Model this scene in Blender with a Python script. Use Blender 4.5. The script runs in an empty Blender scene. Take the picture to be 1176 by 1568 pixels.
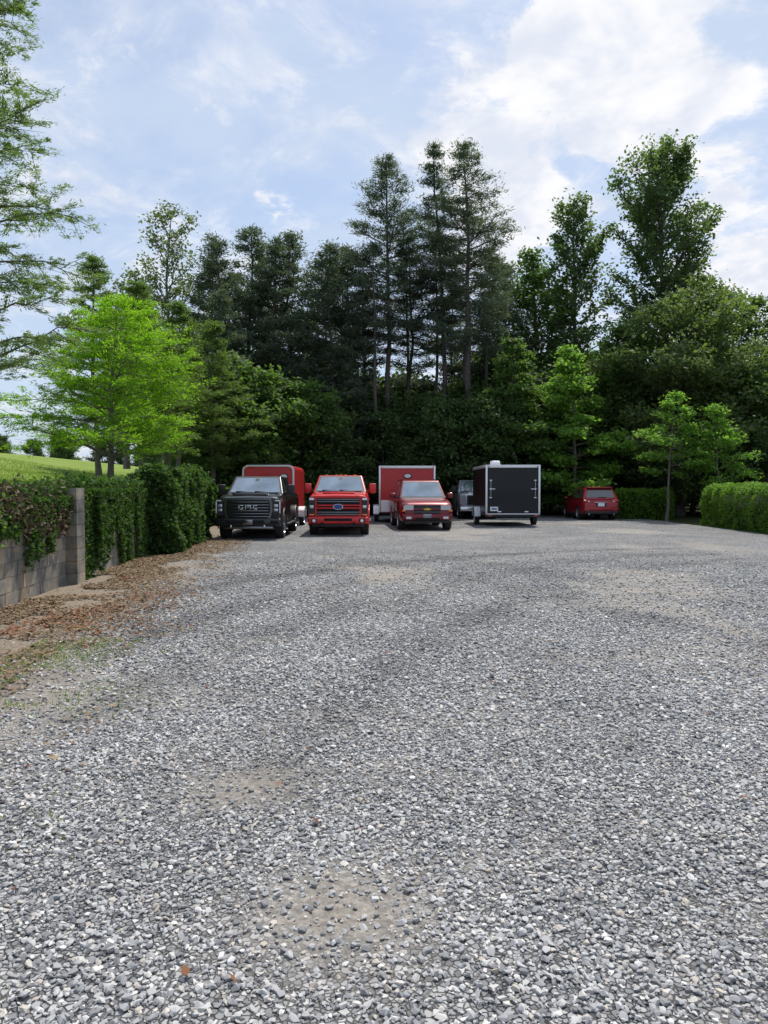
import bpy, bmesh, math, random
import numpy as np
from mathutils import Vector, Matrix
random.seed(7); rng=np.random.default_rng(7)
S=bpy.context.scene; COL=S.collection
S.view_settings.view_transform='Standard'; S.view_settings.look='None'; S.view_settings.exposure=0
# ---------------------------------------------------------------- materials
def newmat(name):
    m=bpy.data.materials.new(name); m.use_nodes=True
    nt=m.node_tree; return m,nt,nt.nodes['Principled BSDF']
def nd(nt,t,**k):
    n=nt.nodes.new(t)
    for a,v in k.items(): setattr(n,a,v)
    return n
def L(nt,a,b): nt.links.new(a,b)
def simple(name,col,rough=.5,metal=0,coat=0,noise=.0,nscale=8,spec=.5,emis=None):
    m,nt,p=newmat(name)
    p.inputs['Roughness'].default_value=rough; p.inputs['Metallic'].default_value=metal
    p.inputs['Coat Weight'].default_value=coat; p.inputs['Coat Roughness'].default_value=.05
    p.inputs['Specular IOR Level'].default_value=spec
    if noise>0:
        tc=nd(nt,'ShaderNodeTexCoord'); n=nd(nt,'ShaderNodeTexNoise'); n.inputs['Scale'].default_value=nscale; n.inputs['Detail'].default_value=3
        L(nt,tc.outputs['Object'],n.inputs['Vector'])
        r=nd(nt,'ShaderNodeMapRange'); r.inputs['From Min'].default_value=.3; r.inputs['From Max'].default_value=.7
        r.inputs['To Min'].default_value=1-noise; r.inputs['To Max'].default_value=1+noise
        L(nt,n.outputs['Fac'],r.inputs['Value'])
        mx=nd(nt,'ShaderNodeVectorMath',operation='SCALE'); mx.inputs[0].default_value=col[:3]
        L(nt,r.outputs[0],mx.inputs['Scale']); L(nt,mx.outputs[0],p.inputs['Base Color'])
    else: p.inputs['Base Color'].default_value=(*col[:3],1)
    return m
def paint(name,col,metal=.0,rough=.35):
    return simple(name,col,rough,metal,.55,.12,3,spec=.35)
def foliage(name,dark,light,trans=.35,rough=.6):
    m,nt,p=newmat(name)
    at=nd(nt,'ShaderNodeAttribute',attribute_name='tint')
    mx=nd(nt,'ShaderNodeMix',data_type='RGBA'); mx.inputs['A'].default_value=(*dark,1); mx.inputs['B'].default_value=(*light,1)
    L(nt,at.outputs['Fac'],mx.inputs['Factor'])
    p.inputs['Roughness'].default_value=rough; p.inputs['Specular IOR Level'].default_value=.25
    L(nt,mx.outputs['Result'],p.inputs['Base Color'])
    if trans>0:
        tr=nd(nt,'ShaderNodeBsdfTranslucent')
        sc=nd(nt,'ShaderNodeVectorMath',operation='MULTIPLY'); sc.inputs[1].default_value=(1.6,1.8,.8)
        L(nt,mx.outputs['Result'],sc.inputs[0]); L(nt,sc.outputs[0],tr.inputs['Color'])
        ms=nd(nt,'ShaderNodeMixShader'); ms.inputs[0].default_value=trans
        L(nt,p.outputs[0],ms.inputs[1]); L(nt,tr.outputs[0],ms.inputs[2])
        L(nt,ms.outputs[0],nt.nodes['Material Output'].inputs['Surface'])
    return m
M={}
M['bark']=simple('bark',(.13,.11,.095),.9,noise=.4,nscale=10)
M['barkd']=simple('bark_dark',(.10,.085,.075),.9,noise=.4,nscale=10)
M['f_pine']=foliage('pine_needles',(.048,.070,.054),(.135,.170,.12),.3)  # needle colours lifted and slightly blued to paint in distance haze
M['f_dark']=foliage('leaves_dark',(.038,.068,.028),(.108,.162,.06),.35)
M['f_mid']=foliage('leaves_mid',(.055,.10,.03),(.135,.215,.065),.45)
M['f_oak']=foliage('leaves_oak',(.055,.095,.042),(.14,.20,.085),.45)
M['f_sparse']=foliage('leaves_olive',(.08,.10,.05),(.17,.21,.10),.4)
M['f_round']=foliage('leaves_rounded',(.075,.11,.045),(.17,.225,.085),.4)
M['f_bright']=foliage('leaves_bright',(.10,.19,.035),(.21,.35,.075),.5)
M['f_lime']=foliage('cypress_lime',(.11,.21,.014),(.24,.40,.03),.6)
M['f_cyp']=foliage('cypress_green',(.085,.13,.05),(.18,.245,.10),.5)
M['f_cyp2']=foliage('cypress_dark_green',(.065,.105,.035),(.14,.21,.065),.5)
M['f_hedge']=foliage('hedge_leaves',(.07,.14,.015),(.17,.30,.04),.35)
M['f_ivy']=foliage('ivy_leaves',(.025,.058,.014),(.085,.155,.035),.3,.8)
M['f_core']=simple('hedge_core',(.012,.022,.007),1)
M['grass']=foliage('grass_blades',(.11,.18,.03),(.22,.30,.06),.4)
M['litter']=foliage('dead_leaves',(.10,.07,.046),(.34,.24,.155),.1,.9)
M['litterred']=foliage('dead_leaves_red',(.13,.06,.038),(.29,.13,.07),.1,.9)
M['deadvine']=foliage('dead_vines',(.07,.055,.038),(.20,.155,.105),.1,.9)
M['red']=paint('red_paint',(.56,.010,.012),0)
M['maroon']=paint('maroon_paint',(.16,.005,.014),.3)
M['jeepred']=paint('dark_red_paint',(.30,.010,.018),.2)
M['black']=paint('black_paint',(.010,.011,.014),0,.3)
M['silver']=paint('silver_paint',(.5,.52,.55),.5)
M['plastic']=simple('black_plastic',(.018,.018,.02),.55)
M['dark']=simple('dark_void',(.006,.006,.007),.9)
M['chrome']=simple('chrome',(.6,.62,.65),.18,1)
M['dchrome']=simple('dark_chrome',(.22,.23,.25),.22,1)
M['alu']=simple('aluminium_trim',(.72,.74,.77),.35,.6)
M['glass']=simple('window_glass',(.05,.06,.07),.04,.25,1,spec=1.0)
M['wglass']=simple('windshield_glass',(.27,.33,.38),.06,.75,1,noise=.28,nscale=1.6,spec=1.0)  # pale, mottled base colour imitates uneven sky glare on the glass
M['lens']=simple('headlight_lens',(.55,.58,.62),.1,.5,1)
M['led']=simple('white_lamp',(.8,.82,.85),.2,0,1)
M['amber']=simple('amber_lens',(.8,.22,.03),.2,0,1)
M['tail']=simple('tail_lens',(.35,.01,.012),.15,0,1)
M['rubber']=simple('tire_rubber',(.022,.022,.023),.85,noise=.2)
M['rim']=simple('wheel_rim',(.45,.46,.48),.3,.8)
M['white']=simple('white_paint',(.75,.76,.78),.4,noise=.06)
M['blue']=simple('blue_badge',(.01,.04,.25),.2,0,1)
M['gold']=simple('gold_badge',(.6,.4,.08),.3,.8)
M['tred']=simple('trailer_red',(.46,.016,.018),.4,0,.25,.1,3)
M['tblack']=simple('trailer_black',(.008,.009,.012),.4,0,.12,.15,2,spec=.3)
# ---------------------------------------------------------------- numpy noise
_tabs={}
def vnoise(x,y,seed=0):
    if seed not in _tabs: _tabs[seed]=np.random.default_rng(seed+100).random((256,256))
    T=_tabs[seed]; xi=np.floor(x).astype(int); yi=np.floor(y).astype(int)
    fx=x-xi; fy=y-yi; fx=fx*fx*(3-2*fx); fy=fy*fy*(3-2*fy)
    a=T[xi%256,yi%256]; b=T[(xi+1)%256,yi%256]; c=T[xi%256,(yi+1)%256]; d=T[(xi+1)%256,(yi+1)%256]
    return (a*(1-fx)+b*fx)*(1-fy)+(c*(1-fx)+d*fx)*fy
def fbm(x,y,seed=0,o=4):
    s=0;a=.5;t=0
    for i in range(o):
        s=s+a*vnoise(x*2**i+17*i,y*2**i+9*i,seed+i); t+=a; a*=.55
    return s/t
def sstep(a,b,x):
    t=np.clip((x-a)/(b-a),0,1); return t*t*(3-2*t)
# ---------------------------------------------------------------- mesh helpers
def mesh_np(name,V,F4=None,F3=None,mats=(),mi=None,tint=None,smooth=False):
    me=bpy.data.meshes.new(name)
    V=np.asarray(V,dtype=np.float32); nl=0; loops=[];starts=[]
    if F4 is not None and len(F4):
        F4=np.asarray(F4,dtype=np.int32); loops.append(F4.ravel()); starts.append(np.arange(len(F4))*4); nl=len(F4)*4
    if F3 is not None and len(F3):
        F3=np.asarray(F3,dtype=np.int32); loops.append(F3.ravel()); starts.append(nl+np.arange(len(F3))*3)
    loops=np.concatenate(loops).astype(np.int32); starts=np.concatenate(starts).astype(np.int32)
    me.vertices.add(len(V)); me.vertices.foreach_set('co',V.ravel())
    me.loops.add(len(loops)); me.loops.foreach_set('vertex_index',loops)
    me.polygons.add(len(starts)); me.polygons.foreach_set('loop_start',starts)
    for m in mats: me.materials.append(m)
    if mi is not None: me.polygons.foreach_set('material_index',np.asarray(mi,dtype=np.int32))
    if smooth: me.polygons.foreach_set('use_smooth',np.ones(len(starts),dtype=bool))
    if tint is not None:
        a=me.attributes.new('tint','FLOAT','POINT'); a.data.foreach_set('value',np.asarray(tint,dtype=np.float32))
    me.update(calc_edges=True); me.validate()
    return me
def obj(name,me,loc=(0,0,0),parent=None,rot=0):
    o=bpy.data.objects.new(name,me); COL.objects.link(o); o.location=loc; o.rotation_euler=(0,0,rot)
    if parent: o.parent=parent
    return o
def empty(name,loc,rot=0):
    o=bpy.data.objects.new(name,None); COL.objects.link(o); o.location=loc; o.rotation_euler=(0,0,rot); o.empty_display_size=.5
    return o
def bm_obj(name,bm,mat,parent,smooth=None):
    bmesh.ops.recalc_face_normals(bm,faces=bm.faces[:])
    me=bpy.data.meshes.new(name); bm.to_mesh(me); bm.free(); me.materials.append(mat)
    if smooth:
        for p in me.polygons: p.use_smooth=True
        me.set_sharp_from_angle(angle=math.radians(smooth))
    return obj(name,me,parent=parent)
def box(name,c,s,mat,parent,bev=.015,seg=2,rx=0,rz=0):
    bm=bmesh.new(); bmesh.ops.create_cube(bm,size=1)
    for v in bm.verts: v.co=Vector((v.co.x*s[0],v.co.y*s[1],v.co.z*s[2]))
    b=min(bev,min(s)*.45)
    if b>0: bmesh.ops.bevel(bm,geom=bm.edges[:],offset=b,segments=seg,affect='EDGES',profile=.5)
    R=Matrix.Rotation(rz,4,'Z')@Matrix.Rotation(rx,4,'X')
    bmesh.ops.transform(bm,matrix=Matrix.Translation(c)@R,verts=bm.verts[:])
    return bm_obj(name,bm,mat,parent,40)
def cyl(name,c,r,d,axis,mat,parent,seg=20,sx=1,sz=1):
    bm=bmesh.new(); bmesh.ops.create_cone(bm,cap_ends=True,segments=seg,radius1=r,radius2=r,depth=d)
    R={'x':Matrix.Rotation(math.pi/2,4,'Y'),'y':Matrix.Rotation(math.pi/2,4,'X'),'z':Matrix.Identity(4)}[axis]
    bmesh.ops.transform(bm,matrix=Matrix.Translation(c)@Matrix.Diagonal((sx,1,sz,1))@R,verts=bm.verts[:])
    return bm_obj(name,bm,mat,parent,40)
def plate(name,pts,t,mat,parent,rnd=.03):
    """flat polygon with rounded corners and thickness t, built outwards along its own normal"""
    P=[Vector(p) for p in pts]; n=(P[1]-P[0]).cross(P[2]-P[1]).normalized(); N=len(P); Q=[]
    for i in range(N):
        a,b,c=P[i-1],P[i],P[(i+1)%N]
        if rnd>0:
            r1=min(rnd,(a-b).length*.4); r2=min(rnd,(c-b).length*.4)
            s=b+(a-b).normalized()*r1; e=b+(c-b).normalized()*r2
            for k in range(4):
                u=k/3; Q.append(s*(1-u)**2+b*2*u*(1-u)+e*u*u)
        else: Q.append(b)
    bm=bmesh.new(); lo=[bm.verts.new(q) for q in Q]; hi=[bm.verts.new(q+n*t) for q in Q]; m=len(Q)
    bm.faces.new(lo[::-1]); bm.faces.new(hi)
    for i in range(m): bm.faces.new((lo[i],lo[(i+1)%m],hi[(i+1)%m],hi[i]))
    return bm_obj(name,bm,mat,parent)
def fplate(name,x0,x1,z0,z1,y,t,mat,parent,rnd=.02,facing=-1):
    p=[(x0,y,z0),(x1,y,z0),(x1,y,z1),(x0,y,z1)]
    if facing>0: p=p[::-1]
    return plate(name,p,t,mat,parent,rnd)
def poly_front(name,xz,y,t,mat,parent,rnd=.015,mirror=False,facing=-1):
    """xz given counter-clockwise as seen from the -y side"""
    p=[(x,y,z) for x,z in xz]
    if facing>0: p=p[::-1]
    plate(name,p,t,mat,parent,rnd)
    if mirror:
        q=[(-x,yy,z) for x,yy,z in p][::-1]
        plate(name+'_r',q,t,mat,parent,rnd)
SEC=[(0,0),(.80,0),(.93,.03),(.985,.14),(1,.38),(1,.62),(.985,.82),(.95,.92),(.88,.985),(.70,1.0),(0,1.012)]
def loft(name,stations,mat,parent,cutters=(),sec=SEC,smooth=35):
    V=[];n=len(sec)*2-2
    for (y,w,zb,zt) in stations:
        ring=[(w*fx,y,zb+(zt-zb)*fz) for fx,fz in sec]+[(-w*fx,y,zb+(zt-zb)*fz) for fx,fz in sec[-2:0:-1]]
        V+=ring
    F=[]
    for s in range(len(stations)-1):
        for i in range(n):
            j=(i+1)%n; F.append((s*n+i,s*n+j,(s+1)*n+j,(s+1)*n+i))
    F.append(tuple(range(n))); F.append(tuple(range((len(stations)-1)*n,len(stations)*n))[::-1])
    bm=bmesh.new(); vs=[bm.verts.new(v) for v in V]
    for f in F: bm.faces.new([vs[i] for i in f])
    o=bm_obj(name,bm,mat,parent,smooth)
    if cutters:
        cs=[]
        for (cy,cz,r) in cutters:
            c=cyl('cut',(0,cy,cz),r,4,'x',mat,None,28); cs.append(c)
            md=o.modifiers.new('b','BOOLEAN'); md.operation='DIFFERENCE'; md.object=c; md.solver='EXACT'
        po=o.parent; o.parent=None; bpy.context.view_layer.update()
        dg=bpy.context.evaluated_depsgraph_get(); me=bpy.data.meshes.new_from_object(o.evaluated_get(dg))
        o.modifiers.clear(); o.data=me; o.parent=po
        for c in cs: bpy.data.objects.remove(c)
        for p in me.polygons: p.use_smooth=True
        me.set_sharp_from_angle(angle=math.radians(smooth))
    return o
def lathe(name,prof,c,mat,parent,seg=28,side=1):
    bm=bmesh.new(); rings=[]
    for (r,x) in prof:
        rings.append([bm.verts.new((c[0]+side*x,c[1]+r*math.cos(a),c[2]+r*math.sin(a))) for a in [2*math.pi*i/seg for i in range(seg)]])
    for a,b in zip(rings[:-1],rings[1:]):
        for i in range(seg): bm.faces.new((a[i],a[(i+1)%seg],b[(i+1)%seg],b[i]))
    return bm_obj(name,bm,mat,parent,35)
def wheel(x,y,r,w,side,parent,tag,rim='rim',spokes=6):
    h=w/2
    lathe('tire_'+tag,[(r*.6,-h),(r*.9,-h),(r*.98,-h*.85),(r,-h*.5),(r,h*.5),(r*.98,h*.85),(r*.9,h),(r*.66,h*.98),(r*.6,h*.8),(r*.6,-h)],(x,y,r),M['rubber'],parent,32,side)
    lathe('rim_'+tag,[(r*.62,h*.86),(r*.6,h*.5),(r*.56,h*.45),(.001,h*.3)],(x,y,r),M['plastic'],parent,28,side)
    lathe('rim_lip_'+tag,[(r*.64,h*.82),(r*.64,h*.95),(r*.59,h*.95),(r*.57,h*.7)],(x,y,r),M[rim],parent,28,side)
    bm=bmesh.new()
    for k in range(spokes):
        a=2*math.pi*k/spokes
        bmesh.ops.create_cube(bm,size=1,matrix=Matrix.Translation((x+side*h*.72,y,r))@Matrix.Rotation(a,4,'X')@Matrix.Translation((0,0,r*.32))@Matrix.Diagonal((w*.12,r*.17,r*.58,1)))
    bmesh.ops.create_cone(bm,cap_ends=True,segments=16,radius1=r*.17,radius2=r*.15,depth=w*.2,matrix=Matrix.Translation((x+side*h*.72,y,r))@Matrix.Rotation(math.pi/2,4,'Y'))
    bm_obj('spokes_'+tag,bm,M[rim],parent)
def greenhouse(parent,mat,wb,wt,yb0,yb1,yt0,yt1,zb,zt,side_splits,rear=True,windmat='wglass',sideglass='glass'):
    """cab: base rectangle to roof rectangle; windows set 6 mm proud"""
    B=[(-wb,yb0,zb),(wb,yb0,zb),(wb,yb1,zb),(-wb,yb1,zb)]; T=[(-wt,yt0,zt),(wt,yt0,zt),(wt,yt1,zt),(-wt,yt1,zt)]
    bm=bmesh.new(); b=[bm.verts.new(v) for v in B]; t=[bm.verts.new(v) for v in T]
    bm.faces.new(b[::-1]); bm.faces.new(t)
    for i in range(4): bm.faces.new((b[i],b[(i+1)%4],t[(i+1)%4],t[i]))
    bmesh.ops.bevel(bm,geom=bm.edges[:],offset=.055,segments=4,affect='EDGES',profile=.6)
    bm_obj('cab',bm,mat,parent,50)
    def q(P,u0,u1,v0,v1):
        P=[Vector(p) for p in P]
        def at(u,v): return (P[0]*(1-u)+P[1]*u)*(1-v)+(P[3]*(1-u)+P[2]*u)*v
        return [at(u0,v0),at(u1,v0),at(u1,v1),at(u0,v1)]
    plate('windshield_seal',q([B[0],B[1],T[1],T[0]],.035,.965,.02,.955),.003,M['plastic'],parent,.06)
    plate('windshield',q([B[0],B[1],T[1],T[0]],.06,.94,.10,.90),.007,M[windmat],parent,.05)
    q2=q([B[0],B[1],T[1],T[0]],.46,.54,.72,.86); plate('interior_mirror',q2,.009,M['plastic'],parent,.02)
    if rear: plate('rear_window',q([B[2],B[3],T[3],T[2]],.08,.92,.12,.88),.006,M['glass'],parent,.06)
    for k,(u0,u1) in enumerate(side_splits):
        plate('side_window_%d'%k,q([B[1],B[2],T[2],T[1]],u0,u1,.10,.88),.006,M[sideglass],parent,.04)
        plate('side_window_l%d'%k,q([B[3],B[0],T[0],T[3]],1-u1,1-u0,.10,.88),.006,M[sideglass],parent,.04)
    return q,B,T
def mirror(parent,x,y,z,mat,tow=True):
    w,h=(.24,.34) if tow else (.24,.19)
    for s in (-1,1):
        box('mirror_%d'%(s+1),(s*(x+w/2+.06),y,z+h*.3),(w,.13,h),mat,parent,.045,3)
        box('mirror_arm_%d'%(s+1),(s*(x-.02),y+.03,z),(.28,.05,.05),M['plastic'],parent,.01)
        fplate('mirror_glass_%d'%(s+1),s*(x+w/2+.06)-w*.38,s*(x+w/2+.06)+w*.38,z+h*.3-h*.38,z+h*.3+h*.38,y+.066,.003,M['chrome'],parent,.02,facing=1)
# ---------------------------------------------------------------- pickups
def pickup(name,loc,rot,mat,hood=1.36,H=2.03,W=1.0,Ln=6.2,style='a',wr=.42,cabm=None):
    E=empty(name,loc,rot); P=M[mat]   # front bumper plane at local y=0, body goes +y
    wy=(.98,.98+3.95)
    loft('body',[(0.03,W*.90,.52,hood-.13),(.07,W*.94,.48,hood-.06),(.20,W*.98,.45,hood-.01),(.6,W,.42,hood+.02),(1.45,W,.42,hood+.07),(1.5,W,.42,hood+.04),(4.2,W,.42,hood+.04),(4.22,W*.99,.5,hood+.06),(Ln-.05,W*.99,.5,hood+.06),(Ln,W*.96,.55,hood)],P,E,[(wy[0],wr,wr*1.22),(wy[1],wr,wr*1.22)])
    box('chassis',(0,Ln/2,.52),(1.15,Ln-.5,.32),M['dark'],E,.02)
    box('inner_fender',(0,wy[0],.75),(1.3,1.1,.5),M['dark'],E,.02)
    greenhouse(E,P,W*.93,W*.76,1.38,4.15,2.15,3.95,hood+.03,H,[(.20,.52),(.55,.86)])
    box('bed_recess_dark',(0,5.2,hood+.075),(1.6,1.85,.04),M['plastic'],E,.02)  # flat dark plate stands in for the shaded hollow of the open bed
    for s in (-1,1):
        for k,yy in enumerate(wy): wheel(s*(W-.14),yy,wr,.28,s,E,'%d%d'%(s+1,k),rim='rim' if style!='a' else 'dchrome')
        for k,yy in enumerate(wy):   # arch lips
            bm=bmesh.new(); R1=wr*1.22;R2=wr*1.34;n=16; prev=None
            for i in range(n+1):
                a=math.radians(-8+196*i/n); c=[bm.verts.new((s*(W*.985),yy+R*math.cos(a),wr+R*math.sin(a))) for R in (R1,R2)]+[bm.verts.new((s*(W*1.02),yy+R*math.cos(a),wr+R*math.sin(a))) for R in (R2-.01,R1)]
                if prev:
                    for j in range(4): bm.faces.new((prev[j],prev[(j+1)%4],c[(j+1)%4],c[j]))
                prev=c
            bm_obj('arch_%d%d'%(s+1,k),bm,P if style=='b' else M['plastic'],E,40)
        box('door_seam_%d'%(s+1),(s*W,2.75,.95),(.012,.014,.8),M['dark'],E,0)
        box('door_seam_b%d'%(s+1),(s*W,1.62,.95),(.012,.014,.8),M['dark'],E,0)
        box('door_handle_%d'%(s+1),(s*(W+.015),2.55,1.2),(.04,.2,.04),P,E,.01)
        box('running_board_%d'%(s+1),(s*(W-.02),2.9,.42),(.2,2.4,.07),M['plastic'],E,.02)
        box('wiper_%d'%(s+1),(s*.3-.05,1.5,hood+.125),(.55,.02,.02),M['plastic'],E,.004,rz=.12)
        box('hood_seam_%d'%(s+1),(s*.80,.80,hood+.025),(.012,1.1,.02),M['dark'],E,0)
        box('mud_flap_%d'%(s+1),(s*(W-.15),wy[0]+.47,.38),(.28,.02,.3),M['plastic'],E,.005)
    box('cowl',(0,1.42,hood+.085),(1.5,.14,.03),M['plastic'],E,.01)
    mirror(E,W*.95,1.75,hood+.08,P if style=='b' else M['plastic'])
    box('hood_bulge',(0,.80,hood+.03),(1.05,1.05,.06),P,E,.028,3)
    g0,g1=.66,hood-.10
    if style=='b':
        fplate('grille_surround',-.76,.76,g0-.02,g1+.01,.03,.05,P,E,.05)
        fplate('grille_opening',-.70,.70,g0+.03,g1-.04,-.02,.008,M['dark'],E,.04)
        for k,z in enumerate(((g0+g1)/2+.045,(g0+g1)/2-.045)):
            box('grille_bar_%d'%k,(0,-.045,z),(1.40,.05,.05),P,E,.02,3)
        for k,z in enumerate((g0+.07,g0+.14,g1-.08,g1-.15)):
            box('grille_slat_%d'%k,(0,-.03,z),(1.38,.02,.028),M['dchrome'],E,.004)
        cyl('badge_rim',(0,-.085,(g0+g1)/2),.095,.03,'y',M['chrome'],E,28,sx=1.75)
        cyl('badge',(0,-.10,(g0+g1)/2),.08,.03,'y',M['blue'],E,28,sx=1.8)
        poly_front('headlight',[(.77,g0+.0),(.96,g0+.04),(.965,g1-.03),(.77,g1+.0)],.02,.055,M['plastic'],E,.03,True)
        for s in (-1,1):
            box('lamp_top_%d'%(s+1),(s*.865,-.045,g1-.07),(.16,.03,.07),M['led'],E,.015)
            box('lamp_mid_%d'%(s+1),(s*.865,-.045,(g0+g1)/2),(.13,.03,.10),M['lens'],E,.015)
            box('lamp_low_%d'%(s+1),(s*.865,-.045,g0+.06),(.16,.03,.05),M['amber'],E,.012)
            box('tow_hook_%d'%(s+1),(s*.52,-.19,.44),(.08,.08,.09),M['dark'],E,.02)
            box('fog_bezel_%d'%(s+1),(s*.78,-.155,.53),(.2,.02,.13),M['plastic'],E,.02)
            cyl('fog_lamp_%d'%(s+1),(s*.78,-.17,.53),.05,.03,'y',M['led'],E)
        box('front_bumper',(0,-.02,.54),(1.98,.26,.23),P,E,.05,3)
        box('bumper_intake',(0,-.145,.56),(.9,.03,.09),M['dark'],E,.01)
        box('air_dam',(0,.03,.38),(1.7,.16,.12),M['plastic'],E,.03)
        for k in range(5):
            box('roof_marker_%d'%k,((-.5,-.16,0,.16,.5)[k],2.24,H+.012),(.10,.12,.035),M['amber'],E,.012)
    elif style=='a':
        poly_front('grille_surround',[(-.66,g0-.03),(.66,g0-.03),(.73,g0+.25),(.70,g1+.03),(-.70,g1+.03),(-.73,g0+.25)],.03,.05,M['dchrome'],E,.04)
        poly_front('grille_opening',[(-.60,g0+.02),(.60,g0+.02),(.66,g0+.26),(.64,g1-.03),(-.64,g1-.03),(-.66,g0+.26)],-.02,.008,M['dark'],E,.04)
        for k,z in enumerate(np.linspace(g0+.07,g1-.09,6)):
            box('grille_bar_%d'%k,(0,-.04,z),(1.24,.03,.028),M['dchrome'],E,.008)
        ez=(g0+g1)/2+.05; K=M['chrome']     # three raised block letters on the grille
        def st(nm,x,z,w_,h_): box(nm,(x,-.07,z),(w_,.02,h_),K,E,.004)
        st('letter_1_back',-.27,ez,.03,.13); st('letter_1_top',-.21,ez+.052,.12,.026); st('letter_1_base',-.21,ez-.052,.12,.026); st('letter_1_hook',-.165,ez-.025,.03,.05)
        st('letter_2_l',-.075,ez,.03,.13); st('letter_2_r',.075,ez,.03,.13); st('letter_2_m',0,ez+.02,.03,.07); st('letter_2_top',0,ez+.052,.15,.026)
        st('letter_3_back',.165,ez,.03,.13); st('letter_3_top',.22,ez+.052,.12,.026); st('letter_3_base',.22,ez-.052,.12,.026)
        poly_front('headlight',[(.74,g0+.12),(.97,g0+.10),(.975,g1-.02),(.74,g1+.0)],.02,.055,M['plastic'],E,.03,True)
        for s in (-1,1):
            box('lamp_c1_%d'%(s+1),(s*.955,-.04,(g0+g1)/2+.05),(.03,.03,.36),M['led'],E,.008)
            box('lamp_c2_%d'%(s+1),(s*.88,-.04,g1-.05),(.16,.03,.03),M['led'],E,.008)
            box('lamp_mid_%d'%(s+1),(s*.84,-.04,(g0+g1)/2+.10),(.13,.03,.09),M['lens'],E,.015)
            box('lamp_low_%d'%(s+1),(s*.84,-.04,(g0+g1)/2-.03),(.13,.03,.08),M['lens'],E,.015)
            box('fog_bezel_%d'%(s+1),(s*.80,-.145,.56),(.24,.02,.11),M['dark'],E,.02)
            box('tow_hook_%d'%(s+1),(s*.5,-.17,.44),(.07,.06,.09),M['chrome'],E,.02)
        box('front_bumper',(0,-.02,.56),(2.0,.25,.24),P,E,.06,3)
        box('bumper_intake',(0,-.14,.57),(1.0,.03,.11),M['dark'],E,.01)
        box('license_plate',(0,-.16,.57),(.30,.012,.15),M['dchrome'],E,.004)
        box('skid_plate',(0,.02,.40),(1.5,.16,.10),M['dchrome'],E,.03)
    else:
        fplate('grille',-.62,.62,g0+.06,g1,.03,.05,M['chrome'],E,.05)
        fplate('grille_opening',-.56,.56,g0+.11,g1-.05,-.02,.008,M['dark'],E,.04)
        poly_front('headlight',[(.66,g0+.10),(.95,g0+.14),(.955,g1),(.66,g1)],.02,.05,M['lens'],E,.03,True)
        box('front_bumper',(0,-.02,.54),(1.98,.24,.24),M['chrome'],E,.06,3)
    box('rear_bumper',(0,Ln+.03,.6),(1.9,.16,.2),M['chrome'],E,.04)
    for s in (-1,1): box('tail_lamp_%d'%(s+1),(s*.9,Ln,1.1),(.14,.06,.4),M['tail'],E,.02)
    return E
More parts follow.
